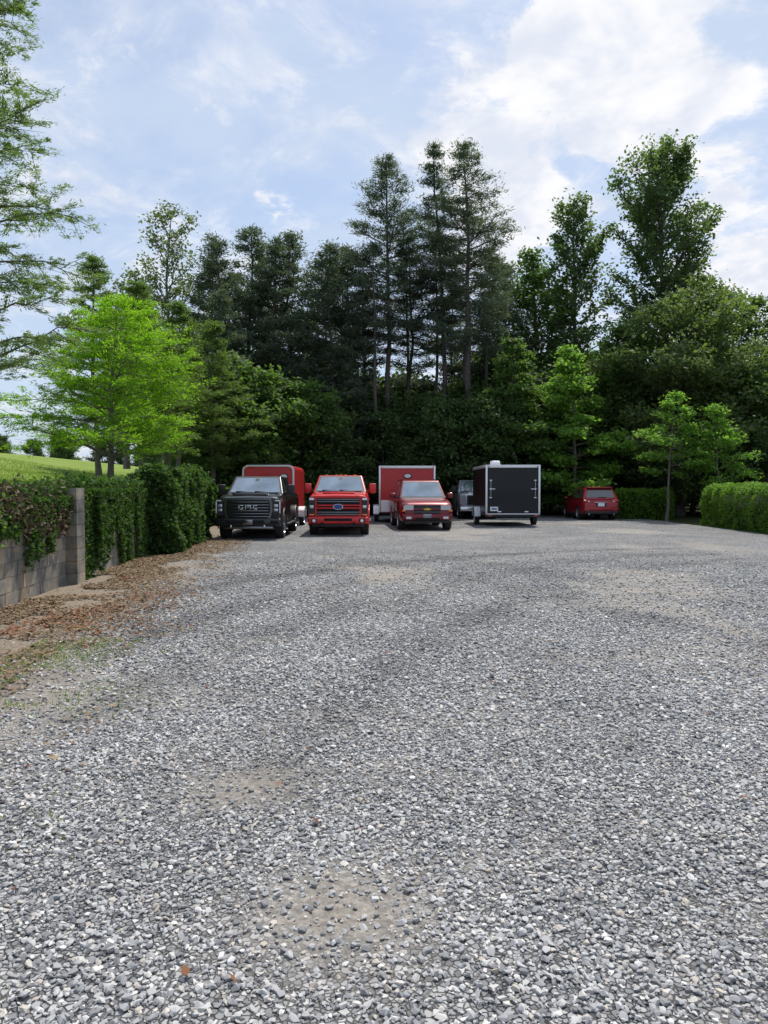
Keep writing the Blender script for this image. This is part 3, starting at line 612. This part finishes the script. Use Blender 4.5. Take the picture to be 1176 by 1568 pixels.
us_=np.concatenate([np.linspace(0,6,16),np.linspace(6.5,60,40),np.linspace(65,400,20)]); ys=np.concatenate([np.linspace(-20,60,110),np.linspace(62,400,40)])
U,Yf,F=grid(us_,ys); Xf=wx(Yf)-.15-U
Zf=field_h(Xf,Yf)
me=mesh_np('grass_field',np.stack([Xf,Yf,Zf],1),F,None,[ground_mat('field_grass',(.17,.25,.045),(.24,.31,.075),(.13,.18,.04),.35,.4)],smooth=True); obj('grass_field',me)
bm=bmesh.new(); cl=bm.verts.layers.float.new('tint')
def addbox(bm,c,s,t,lay,rz=0):
    M4=Matrix.Translation(c)@Matrix.Rotation(rz,4,'Z')@Matrix.Diagonal((*s,1)); r=bmesh.ops.create_cube(bm,size=1,matrix=M4)
    for v in r['verts']: v[lay]=t
ang=math.atan(.075); ca=math.cos(ang)
for c in range(8):
    y=4.0+(.2 if c%2 else 0)
    while y<23.5:
        top=7 if y<12.4 else 8
        if c<top: addbox(bm,(wx(y)-.10+random.uniform(-.004,.004),y,.1+c*.2),(.2,.39,.192),random.random(),cl,ang)
        y+=.4
    if c<8: addbox(bm,(wx(12.3)-.02,12.3,.1+c*.2),(.40,.39,.193),random.random(),cl,ang)
for (a,b,z) in [(3.8,12.1,1.40),(12.5,23.7,1.60)]:
    ym=(a+b)/2; addbox(bm,(wx(ym)-.1,ym,z/2-.01),(.182,(b-a)/ca,z-.02),.35,cl,ang)
me=bpy.data.meshes.new('wall'); bm.to_mesh(me); bm.free()
m,nt,p=newmat('weathered_block'); tc=nd(nt,'ShaderNodeTexCoord'); at=nd(nt,'ShaderNodeAttribute',attribute_name='tint')
n=nd(nt,'ShaderNodeTexNoise'); n.inputs['Scale'].default_value=1.4; n.inputs['Detail'].default_value=7; n.inputs['Roughness'].default_value=.7; L(nt,tc.outputs['Object'],n.inputs['Vector'])
nf=nd(nt,'ShaderNodeTexNoise'); nf.inputs['Scale'].default_value=60; nf.inputs['Detail'].default_value=2; L(nt,tc.outputs['Object'],nf.inputs['Vector'])
r=nd(nt,'ShaderNodeValToRGB'); e=r.color_ramp.elements; e[0].position=.36; e[0].color=(.085,.083,.08,1); e[1].position=.62; e[1].color=(.36,.29,.205,1); x_=e.new(.5); x_.color=(.21,.195,.17,1)
L(nt,n.outputs['Fac'],r.inputs[0]); ml=nd(nt,'ShaderNodeMapRange'); ml.inputs['To Min'].default_value=.75; ml.inputs['To Max'].default_value=1.15; L(nt,at.outputs['Fac'],ml.inputs[0])
vm=nd(nt,'ShaderNodeVectorMath',operation='SCALE'); L(nt,r.outputs[0],vm.inputs[0]); L(nt,ml.outputs[0],vm.inputs['Scale']); L(nt,vm.outputs[0],p.inputs['Base Color']); p.inputs['Roughness'].default_value=.95
b=nd(nt,'ShaderNodeBump'); b.inputs['Strength'].default_value=.6; b.inputs['Distance'].default_value=.01; L(nt,nf.outputs['Fac'],b.inputs['Height']); L(nt,b.outputs[0],p.inputs['Normal'])
me.materials.append(m); obj('concrete_block_wall',me)
def tracks(x,y):
    t=0
    for R,cx,cy,a in ((13.5,10.5,4.5,1),(15.2,10.5,4.5,1),(20,19,0,.8),(21.7,19,0,.8),(34,-29,-2,.7),(35.7,-29,-2,.7)):
        rr=np.hypot(x-cx,y-cy); t=t+a*np.exp(-((rr-R)/.27)**2)*(x<8)*(y>3.5)
    return np.clip(t,0,1)*np.clip(.15+1.7*(fbm(x*.9,y*.9,44)-.25),0,1)
def dirt(x,y):
    d=sstep(.55,.74,fbm(x*.45+3,y*.3+1,21))*.55+sstep(.58,.8,fbm(x*1.3+3,y*1.3+1,24))*.4
    g=lambda cx,cy,sx,sy,a:a*np.exp(-((x-cx)/sx)**2-((y-cy)/sy)**2)*(.5+fbm(x*2.2,y*2.2,33))
    d=d+g(-.15,2.75,.38,.42,.8)+g(-.75,3.9,.4,.35,.7)+g(-2.4,5.6,.5,1.3,.6)+g(3.6,6.6,1.3,1.2,.45)+g(.5,5.,.8,.4,.35)
    left=sstep(2.75,1.1,x-wx(y)+1.2*(fbm(y*.35,x*.5,8)-.5)+.6*(fbm(y*2,x*2,9)-.5)+.06*(y-8)*(y>8))
    return np.clip(d,0,1),left
xs=np.concatenate([np.arange(-7,-2,.12),np.arange(-2,6.95,.12),np.arange(7,15.8,.3)]); ysl=np.concatenate([np.arange(-6,.9,.5),np.arange(1,11.95,.12),np.arange(12,24,.15),np.arange(24,43,.3)])
X,Y,F=grid(xs,ysl)
edge=13.2+.35*(fbm(X*0+3,Y*.5,5)-.5)
Xc=np.minimum(X,edge); Xc=np.maximum(Xc,np.where(Y<24,wx(Y)-.1,-7))
d,lf=dirt(Xc,Y)
me=mesh_np('gravel_lot',np.stack([Xc,Y,.012+.02*fbm(Xc*.6,Y*.6,61)],1),F,None,[],smooth=True)
for nm,val in (('dirt',d),('left',lf),('track',tracks(Xc,Y))):
    a=me.attributes.new(nm,'FLOAT','POINT'); a.data.foreach_set('value',np.asarray(val,dtype=np.float32))
def patch_noise(nt,vec):     # slow brightness variation shared by the lot and the loose stones
    nb=nd(nt,'ShaderNodeTexNoise'); nb.inputs['Scale'].default_value=.55; nb.inputs['Detail'].default_value=4; nb.inputs['Roughness'].default_value=.6; L(nt,vec,nb.inputs['Vector'])
    q=nd(nt,'ShaderNodeMapRange'); q.inputs['From Min'].default_value=.32; q.inputs['From Max'].default_value=.68; q.inputs['To Min'].default_value=.84; q.inputs['To Max'].default_value=1.18; L(nt,nb.outputs['Fac'],q.inputs[0]); return q.outputs[0]
m,nt,p=newmat('gravel'); tc=nd(nt,'ShaderNodeTexCoord')
vo=nd(nt,'ShaderNodeTexVoronoi'); vo.inputs['Scale'].default_value=42; vo.inputs['Randomness'].default_value=1
ve=nd(nt,'ShaderNodeTexVoronoi',feature='DISTANCE_TO_EDGE'); ve.inputs['Scale'].default_value=42
for n_ in(vo,ve): L(nt,tc.outputs['Object'],n_.inputs['Vector'])
sp=nd(nt,'ShaderNodeSeparateColor'); L(nt,vo.outputs['Color'],sp.inputs[0])
r=nd(nt,'ShaderNodeValToRGB'); e=r.color_ramp.elements; e[0].position=0; e[0].color=(.10,.102,.108,1); e[1].position=1; e[1].color=(.60,.59,.57,1); x_=e.new(.5); x_.color=(.26,.262,.265,1); x_=e.new(.85); x_.color=(.41,.405,.40,1)
L(nt,sp.outputs[0],r.inputs[0])
er=nd(nt,'ShaderNodeMapRange'); er.inputs['From Max'].default_value=.12; er.inputs['To Min'].default_value=.3; L(nt,ve.outputs['Distance'],er.inputs[0])
vm=nd(nt,'ShaderNodeVectorMath',operation='SCALE'); L(nt,r.outputs[0],vm.inputs[0]); L(nt,er.outputs[0],vm.inputs['Scale'])
pn=patch_noise(nt,tc.outputs['Object'])
ta=nd(nt,'ShaderNodeAttribute',attribute_name='track'); tm=nd(nt,'ShaderNodeMath',operation='MULTIPLY_ADD'); L(nt,ta.outputs['Fac'],tm.inputs[0]); tm.inputs[1].default_value=-.5; L(nt,pn,tm.inputs[2])
vm2=nd(nt,'ShaderNodeVectorMath',operation='SCALE'); L(nt,vm.outputs[0],vm2.inputs[0]); L(nt,tm.outputs[0],vm2.inputs['Scale'])
ns=nd(nt,'ShaderNodeTexNoise'); ns.inputs['Scale'].default_value=35; ns.inputs['Detail'].default_value=5; ns.inputs['Roughness'].default_value=.75; L(nt,tc.outputs['Object'],ns.inputs['Vector'])
rd=nd(nt,'ShaderNodeValToRGB'); e=rd.color_ramp.elements; e[0].position=.35; e[0].color=(.17,.15,.127,1); e[1].position=.65; e[1].color=(.41,.365,.31,1); L(nt,ns.outputs['Fac'],rd.inputs[0])
rl=nd(nt,'ShaderNodeValToRGB'); e=rl.color_ramp.elements; e[0].position=.35; e[0].color=(.12,.095,.072,1); e[1].position=.66; e[1].color=(.36,.29,.215,1); L(nt,ns.outputs['Fac'],rl.inputs[0])
da=nd(nt,'ShaderNodeAttribute',attribute_name='dirt'); la=nd(nt,'ShaderNodeAttribute',attribute_name='left')
m1=nd(nt,'ShaderNodeMix',data_type='RGBA'); L(nt,da.outputs['Fac'],m1.inputs['Factor']); L(nt,vm2.outputs[0],m1.inputs['A']); L(nt,rd.outputs[0],m1.inputs['B'])
m2=nd(nt,'ShaderNodeMix',data_type='RGBA'); L(nt,la.outputs['Fac'],m2.inputs['Factor']); L(nt,m1.outputs['Result'],m2.inputs['A']); L(nt,rl.outputs[0],m2.inputs['B'])
L(nt,m2.outputs['Result'],p.inputs['Base Color']); p.inputs['Roughness'].default_value=.9; p.inputs['Specular IOR Level'].default_value=.3
bh=nd(nt,'ShaderNodeMix',data_type='FLOAT'); mxx=nd(nt,'ShaderNodeMath',operation='MAXIMUM'); L(nt,da.outputs['Fac'],mxx.inputs[0]); L(nt,la.outputs['Fac'],mxx.inputs[1])
mz=nd(nt,'ShaderNodeMath',operation='MULTIPLY'); mz.inputs[1].default_value=1.6; mz.use_clamp=True; L(nt,mxx.outputs[0],mz.inputs[0])
L(nt,mz.outputs[0],bh.inputs['Factor']); L(nt,er.outputs[0],bh.inputs['A']); L(nt,ns.outputs['Fac'],bh.inputs['B'])
b=nd(nt,'ShaderNodeBump'); b.inputs['Strength'].default_value=.8; b.inputs['Distance'].default_value=.02; L(nt,bh.outputs['Result'],b.inputs['Height']); L(nt,b.outputs[0],p.inputs['Normal'])
me.materials.append(m); obj('gravel_lot',me)
ms,nt,p=newmat('crushed_stone'); oi=nd(nt,'ShaderNodeObjectInfo'); r=nd(nt,'ShaderNodeValToRGB'); e=r.color_ramp.elements
e[0].position=0; e[0].color=(.18,.18,.187,1); e[1].position=1; e[1].color=(.72,.71,.69,1)
for po,c in ((.3,(.30,.30,.303)),(.6,(.41,.408,.405)),(.8,(.52,.515,.50)),(.9,(.45,.395,.33))): x_=e.new(po); x_.color=(*c,1)
L(nt,oi.outputs['Random'],r.inputs[0])
ga=nd(nt,'ShaderNodeAttribute',attribute_name='rut'); ga.attribute_type='INSTANCER'
pm=nd(nt,'ShaderNodeMath',operation='MULTIPLY_ADD'); L(nt,ga.outputs['Fac'],pm.inputs[0]); pm.inputs[1].default_value=-.38; L(nt,patch_noise(nt,oi.outputs['Location']),pm.inputs[2])
vm=nd(nt,'ShaderNodeVectorMath',operation='SCALE'); L(nt,r.outputs[0],vm.inputs[0]); L(nt,pm.outputs[0],vm.inputs['Scale']); L(nt,vm.outputs[0],p.inputs['Base Color']); p.inputs['Roughness'].default_value=.85; p.inputs['Specular IOR Level'].default_value=.3
sc=bpy.data.collections.new('stone_shapes')
for k in range(10):
    bm=bmesh.new()
    for i in range(14):
        v=Vector(rng.normal(size=3)); v.normalize(); v*=.5; bm.verts.new((v.x*rng.uniform(.8,1.25),v.y*.85,v.z*rng.uniform(.45,.7)))
    bmesh.ops.convex_hull(bm,input=bm.verts[:]); bmesh.ops.delete(bm,geom=[v for v in bm.verts if not v.link_faces],context='VERTS')
    me=bpy.data.meshes.new('stone%d'%k); bm.to_mesh(me); bm.free(); me.materials.append(ms); o=bpy.data.objects.new('stone%d'%k,me); sc.objects.link(o)
def stones(y0,y1,dens,smed,seed,fade=None):
    r=np.random.default_rng(seed)
    hw=lambda y:.56*y+.7
    n=int((y1-y0)*(2*hw(y1))*dens); y=r.uniform(y0,y1,n); x=r.uniform(-hw(y1),hw(y1),n)
    k=(np.abs(x)<hw(y))&(x>wx(y)+.15)&(x<12); x,y=x[k],y[k]
    d,lf=dirt(x,y); pk=np.clip(1-.85*d,0,1)*np.clip(1-.95*lf,0,1)*(1-.6*tracks(x,y))
    if fade: pk=pk*sstep(fade[1],fade[0],y)
    k=r.random(len(x))<pk; x,y=x[k],y[k]
    s=np.exp(r.normal(np.log(smed),.38,len(x))); s=np.clip(s,smed*.45,smed*2.0)
    z=.012+.02*fbm(x*.6,y*.6,61)+s*.10+r.random(len(x))*s*.14
    return x,y,z,s
P=[stones(1.2,5,2700,.019,1),stones(5,9,1550,.023,2),stones(9,20,560,.027,3,(9.5,19.5))]
x,y,z,s=[np.concatenate([q[i] for q in P]) for i in range(4)]
me=bpy.data.meshes.new('gravel'); me.vertices.add(len(x)); me.vertices.foreach_set('co',np.stack([x,y,z],1).astype(np.float32).ravel())
a=me.attributes.new('rot','FLOAT_VECTOR','POINT'); a.data.foreach_set('vector',np.stack([rng.normal(0,.3,len(x)),rng.normal(0,.3,len(x)),rng.uniform(0,6.28,len(x))],1).astype(np.float32).ravel())
a=me.attributes.new('scl','FLOAT','POINT'); a.data.foreach_set('value',s.astype(np.float32))
a=me.attributes.new('rut','FLOAT','POINT'); a.data.foreach_set('value',tracks(x,y).astype(np.float32))
a=me.attributes.new('pick','INT','POINT'); a.data.foreach_set('value',rng.integers(0,10,len(x)).astype(np.int32))
go=obj('gravel_stones',me); ng=bpy.data.node_groups.new('stones','GeometryNodeTree'); ng.interface.new_socket('Geometry',in_out='INPUT',socket_type='NodeSocketGeometry'); ng.interface.new_socket('Geometry',in_out='OUTPUT',socket_type='NodeSocketGeometry')
gi=ng.nodes.new('NodeGroupInput'); gout=ng.nodes.new('NodeGroupOutput'); ip=ng.nodes.new('GeometryNodeInstanceOnPoints'); ci=ng.nodes.new('GeometryNodeCollectionInfo'); ci.inputs['Collection'].default_value=sc; ci.inputs['Separate Children'].default_value=True; ci.inputs['Reset Children'].default_value=True
def na(nm,dt):
    q=ng.nodes.new('GeometryNodeInputNamedAttribute'); q.data_type=dt; q.inputs['Name'].default_value=nm; return q.outputs['Attribute']
ng.links.new(gi.outputs[0],ip.inputs['Points']); ng.links.new(ci.outputs[0],ip.inputs['Instance']); ip.inputs['Pick Instance'].default_value=True
ng.links.new(na('pick','INT'),ip.inputs['Instance Index']); ng.links.new(na('rot','FLOAT_VECTOR'),ip.inputs['Rotation']); ng.links.new(na('scl','FLOAT'),ip.inputs['Scale']); ng.links.new(ip.outputs[0],gout.inputs[0])
md=go.modifiers.new('stones','NODES'); md.node_group=ng
print('STONES',len(x))
def litter(name,mat,C,size,seed,up=3.,aspect=.6):
    r=np.random.default_rng(seed); V,F=leafquads(C,size,aspect,up,None,r)
    return obj(name,mesh_np(name,V,F,None,[M[mat]],None,np.repeat(r.random(len(C)),4)))
n=40000; y=rng.uniform(4,24,n); u=np.abs(rng.normal(0,1.0,n)); x=wx(y)+.05+u; k=(fbm(x*1.2,y*.8,71)>.46)&(x<wx(y)+2.9-.06*np.clip(y-8,0,20)); x,y=x[k],y[k]
litter('dead_leaves','litter',np.stack([x,y,.035+rng.random(len(x))*.03],1),.052,1)
n=3200; y=rng.uniform(7.2,14,n); x=wx(y)+.7+np.abs(rng.normal(0,.75,n)); k=fbm(x*.9,y*.7,75)>.55; x,y=x[k],y[k]
litter('dead_leaves','litterred',np.stack([x,y,.04+rng.random(len(x))*.03],1),.055,2)
n=170; y=rng.uniform(1.8,20,n); x=rng.uniform(-.55,.6,n)*y; k=x>wx(y)+1; litter('scattered_leaves','litterred',np.stack([x[k],y[k],y[k]*0+.045],1),.04,3)
def blades(name,mat,x,y,z,h,seed,w=.012):
    r=np.random.default_rng(seed); n=len(x); a=r.uniform(0,6.28,n); lean=r.normal(0,.35,(n,2)); hh=h*(.5+r.random(n))
    c=np.stack([x,y,z],1); sx=np.stack([np.cos(a),np.sin(a),0*a],1)*w
    tip=c+np.stack([lean[:,0]*hh,lean[:,1]*hh,hh],1)
    V=np.stack([c-sx,c+sx,tip],1).reshape(-1,3); return obj(name,mesh_np(name,V,None,np.arange(n*3).reshape(-1,3),[M[mat]],None,np.repeat(r.random(n),3)))
n=60000; u=rng.random(n)**1.6*22+.2; y=rng.uniform(7,48,n); x=wx(y)-u; blades('field_grass_blades','grass',x,y,field_h(x,y)-.01,.08,5,.014)
n=9000; y=rng.uniform(3,9,n); x=wx(y)+1.3+np.abs(rng.normal(0,.7,n)); k=fbm(x*1.5,y*1.5,77)>.56; x,y=x[k],y[k]; blades('verge_weeds','grass',x,y,x*0+.02,.03,6,.005)
def bumpy_box(name,c,s,mat,nleaf,leaf,seed,rot=0,amp=.12,rnd=.35,aspect=.65):
    r=np.random.default_rng(seed); sx,sy,sz=s[0]/2,s[1]/2,s[2]/2
    area=np.array([sy*sz*2,sx*sz*2,sx*sy]); pf=r.choice(3,nleaf,p=area/area.sum()); P=r.uniform(-1,1,(nleaf,3))
    for i in (0,1): k=pf==i; P[k,i]=np.sign(P[k,i])
    k=pf==2; P[k,2]=1
    p=P*np.array([sx,sy,sz]); inner=np.clip(p,-np.array([sx,sy,sz])+rnd,np.array([sx,sy,sz])-rnd); inner[:,2]=np.minimum(p[:,2],sz-rnd)
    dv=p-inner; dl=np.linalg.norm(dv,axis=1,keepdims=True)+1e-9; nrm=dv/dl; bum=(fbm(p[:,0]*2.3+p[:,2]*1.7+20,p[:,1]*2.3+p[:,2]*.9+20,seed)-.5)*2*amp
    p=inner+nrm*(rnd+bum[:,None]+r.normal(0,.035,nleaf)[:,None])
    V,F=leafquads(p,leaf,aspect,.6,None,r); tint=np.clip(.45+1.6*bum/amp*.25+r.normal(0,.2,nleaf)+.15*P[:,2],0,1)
    bm=bmesh.new(); bmesh.ops.create_cube(bm,size=1)
    for v in bm.verts: v.co=Vector((v.co.x*(s[0]-.3),v.co.y*(s[1]-.3),v.co.z*(s[2]-.16)-.06))
    bmesh.ops.bevel(bm,geom=bm.edges[:],offset=min(.28,min(s)*.3),segments=4,affect='EDGES'); bmesh.ops.triangulate(bm,faces=bm.faces[:])
    bm.verts.index_update()
    cv=np.array([v.co for v in bm.verts]); cf=np.array([[v.index for v in f.verts] for f in bm.faces]); bm.free()
    A=np.concatenate([V,cv]); me=mesh_np(name,A,F,cf+len(V),[M[mat],M['f_core']],np.concatenate([np.zeros(len(F)),np.ones(len(cf))]),np.concatenate([np.repeat(tint,4),np.zeros(len(cv))]))
    return obj(name,me,c,rot=rot)
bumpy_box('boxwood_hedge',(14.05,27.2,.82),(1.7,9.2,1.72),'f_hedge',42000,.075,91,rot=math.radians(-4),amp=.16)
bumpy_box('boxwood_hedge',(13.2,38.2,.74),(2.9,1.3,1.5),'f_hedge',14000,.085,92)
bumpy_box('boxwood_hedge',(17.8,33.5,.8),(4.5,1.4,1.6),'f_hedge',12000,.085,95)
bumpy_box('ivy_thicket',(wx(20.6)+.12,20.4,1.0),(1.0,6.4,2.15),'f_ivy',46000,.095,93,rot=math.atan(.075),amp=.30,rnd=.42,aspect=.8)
def drape(name,y0,y1,zt,depth,n,seed,mat='f_ivy',leaf=.09,out=.10,bk=.45):
    r=np.random.default_rng(seed); y=r.uniform(y0,y1,n); edgez=depth*np.clip(-.15+2.0*fbm(y*2.3,y*0+seed,seed)-.4,.05,1.6)
    top=r.random(n)<bk; z=np.where(top,zt+np.abs(r.normal(0,.09,n)),zt-edgez*r.random(n)**1.1)
    x=wx(y)+np.where(top,-r.random(n)*.6+.05,out*(.2+r.random(n))); z=np.maximum(z,.04); C=np.stack([x,y,z],1)
    V,F=leafquads(C,leaf,.75,.2,None,r); return obj(name,mesh_np(name,V,F,None,[M[mat]],None,np.repeat(r.random(n),4)))
drape('ivy_vine',12.6,18,1.58,2.0,16000,101,leaf=.08,bk=.3); drape('ivy_vine',13.2,14.1,1.55,2.8,5200,102,out=.2,bk=.1,leaf=.08); drape('ivy_vine',10.4,12.9,1.46,1.5,5200,103,leaf=.08,bk=.35); drape('ivy_vine',7.6,10.2,1.40,1.0,2800,108,leaf=.08)
drape('dead_vine',8,18,1.45,.5,7000,104,'deadvine',.08,.08,.55); drape('dead_vine',6,12.3,1.36,.55,7000,105,'deadvine',.08,.10,.55)
r=rng; n=2000; C=np.stack([wx(8.6)+.12+r.normal(0,.12,n),8.45+r.normal(0,.24,n),.85+r.random(n)*.75],1); V,F=leafquads(C,.07,.7,.4,None,r); obj('wall_shrub',mesh_np('wall_shrub',V,F,None,[M['f_bright']],None,np.repeat(r.random(n),4)))
# ================================================================ world, sun, camera
w=bpy.data.worlds.new('World'); S.world=w; w.use_nodes=True; nt=w.node_tree; bg=nt.nodes['Background']; out=nt.nodes['World Output']
EL=math.radians(62); AZ=math.radians(24)
sk=nd(nt,'ShaderNodeTexSky',sky_type='NISHITA'); sk.sun_disc=False; sk.sun_elevation=EL; sk.sun_rotation=AZ; sk.air_density=1.; sk.dust_density=1.2; sk.ozone_density=1.
L(nt,sk.outputs[0],bg.inputs['Color']); bg.inputs['Strength'].default_value=.15
tc=nd(nt,'ShaderNodeTexCoord'); sx=nd(nt,'ShaderNodeSeparateXYZ'); L(nt,tc.outputs['Generated'],sx.inputs[0])
def MA(op,a,b=None,c=None):
    q=nd(nt,'ShaderNodeMath',operation=op)
    for i,v in enumerate((a,b,c)):
        if v is None: continue
        if isinstance(v,(int,float)): q.inputs[i].default_value=v
        else: L(nt,v,q.inputs[i])
    return q.outputs[0]
zc=MA('MAXIMUM',sx.outputs[2],0.0); dn=MA('ADD',zc,.22); px=MA('DIVIDE',sx.outputs[0],dn); py=MA('DIVIDE',sx.outputs[1],dn)
cb=nd(nt,'ShaderNodeCombineXYZ'); L(nt,px,cb.inputs[0]); L(nt,py,cb.inputs[1])
def NZ(scale,det,rough,off,dist=0):
    mp=nd(nt,'ShaderNodeMapping'); mp.inputs['Location'].default_value=off; L(nt,cb.outputs[0],mp.inputs[0])
    q=nd(nt,'ShaderNodeTexNoise'); q.inputs['Scale'].default_value=scale; q.inputs['Detail'].default_value=det; q.inputs['Roughness'].default_value=rough; q.inputs['Distortion'].default_value=dist; L(nt,mp.outputs[0],q.inputs['Vector']); return q.outputs['Fac']
def MR(v,a,b,c=0,d=1):
    q=nd(nt,'ShaderNodeMapRange',interpolation_type='SMOOTHSTEP'); L(nt,v,q.inputs[0])
    for i,t_ in zip((1,2,3,4),(a,b,c,d)): q.inputs[i].default_value=t_
    return q.outputs[0]
nn=nd(nt,'ShaderNodeVectorMath',operation='NORMALIZE'); L(nt,tc.outputs['Generated'],nn.inputs[0])
def lobe(d,a0,a1):
    q=nd(nt,'ShaderNodeVectorMath',operation='DOT_PRODUCT'); q.inputs[1].default_value=Vector(d).normalized(); L(nt,nn.outputs[0],q.inputs[0])
    return MR(q.outputs['Value'],math.cos(math.radians(a1)),math.cos(math.radians(a0)))
veil=MR(NZ(2.6,5,.62,(3.1,1.7,0),.4),.32,.60,.40,1.)
n2=NZ(3.6,7,.62,(.4,2.2,0),.2)
mass=MA('ADD',MA('ADD',lobe((.24,1,.50),2,10),lobe((.13,1,.40),1,8)),MA('ADD',lobe((.50,1,.30),3,10),lobe((.36,1,.60),2,9)))
cum=MR(MA('MULTIPLY_ADD',mass,.17,n2),.56,.68)
wisp=MR(NZ(4.2,7,.66,(9.1,4.4,0),.5),.46,.68,0,.85)      # thin streaky white cloud
fac=MA('MAXIMUM',MA('MULTIPLY',veil,.9),MA('MULTIPLY',cum,.97))
hz=MR(sx.outputs[2],.0,.42,.85,0); fac=MA('MAXIMUM',fac,hz); cw=MA('MAXIMUM',cum,wisp); fac=MA('MAXIMUM',fac,cw)
shade=MR(NZ(6,4,.6,(7,1,0),.2),.35,.65)
ca_=nd(nt,'ShaderNodeMix',data_type='RGBA'); ca_.inputs['A'].default_value=(.76,.81,.92,1); ca_.inputs['B'].default_value=(1.,1.,1.02,1); L(nt,shade,ca_.inputs['Factor'])
ccol=nd(nt,'ShaderNodeMix',data_type='RGBA'); ccol.inputs['A'].default_value=(.60,.71,.90,1); L(nt,ca_.outputs['Result'],ccol.inputs['B']); L(nt,cw,ccol.inputs['Factor'])
b2=nd(nt,'ShaderNodeBackground'); L(nt,ccol.outputs['Result'],b2.inputs[0]); b2.inputs[1].default_value=1.0
mx=nd(nt,'ShaderNodeMixShader'); L(nt,fac,mx.inputs[0]); L(nt,bg.outputs[0],mx.inputs[1]); L(nt,b2.outputs[0],mx.inputs[2]); L(nt,mx.outputs[0],out.inputs['Surface'])
sd=bpy.data.lights.new('sun','SUN'); sd.energy=4.2; sd.angle=math.radians(.5); sd.color=(1,.95,.87); so=bpy.data.objects.new('sun',sd); COL.objects.link(so)
to=Vector((math.sin(AZ)*math.cos(EL),math.cos(AZ)*math.cos(EL),math.sin(EL))); so.rotation_euler=to.to_track_quat('Z','Y').to_euler(); so.location=(10,20,40)
cd=bpy.data.cameras.new('camera'); cam=bpy.data.objects.new('camera',cd); COL.objects.link(cam); cd.sensor_fit='VERTICAL'; cd.sensor_height=36; cd.sensor_width=27; cd.lens=26.2; cd.clip_end=3000; cd.clip_start=.05
cam.location=(0,0,1.6); cam.rotation_euler=(math.radians(90-1.86),0,0); S.camera=cam
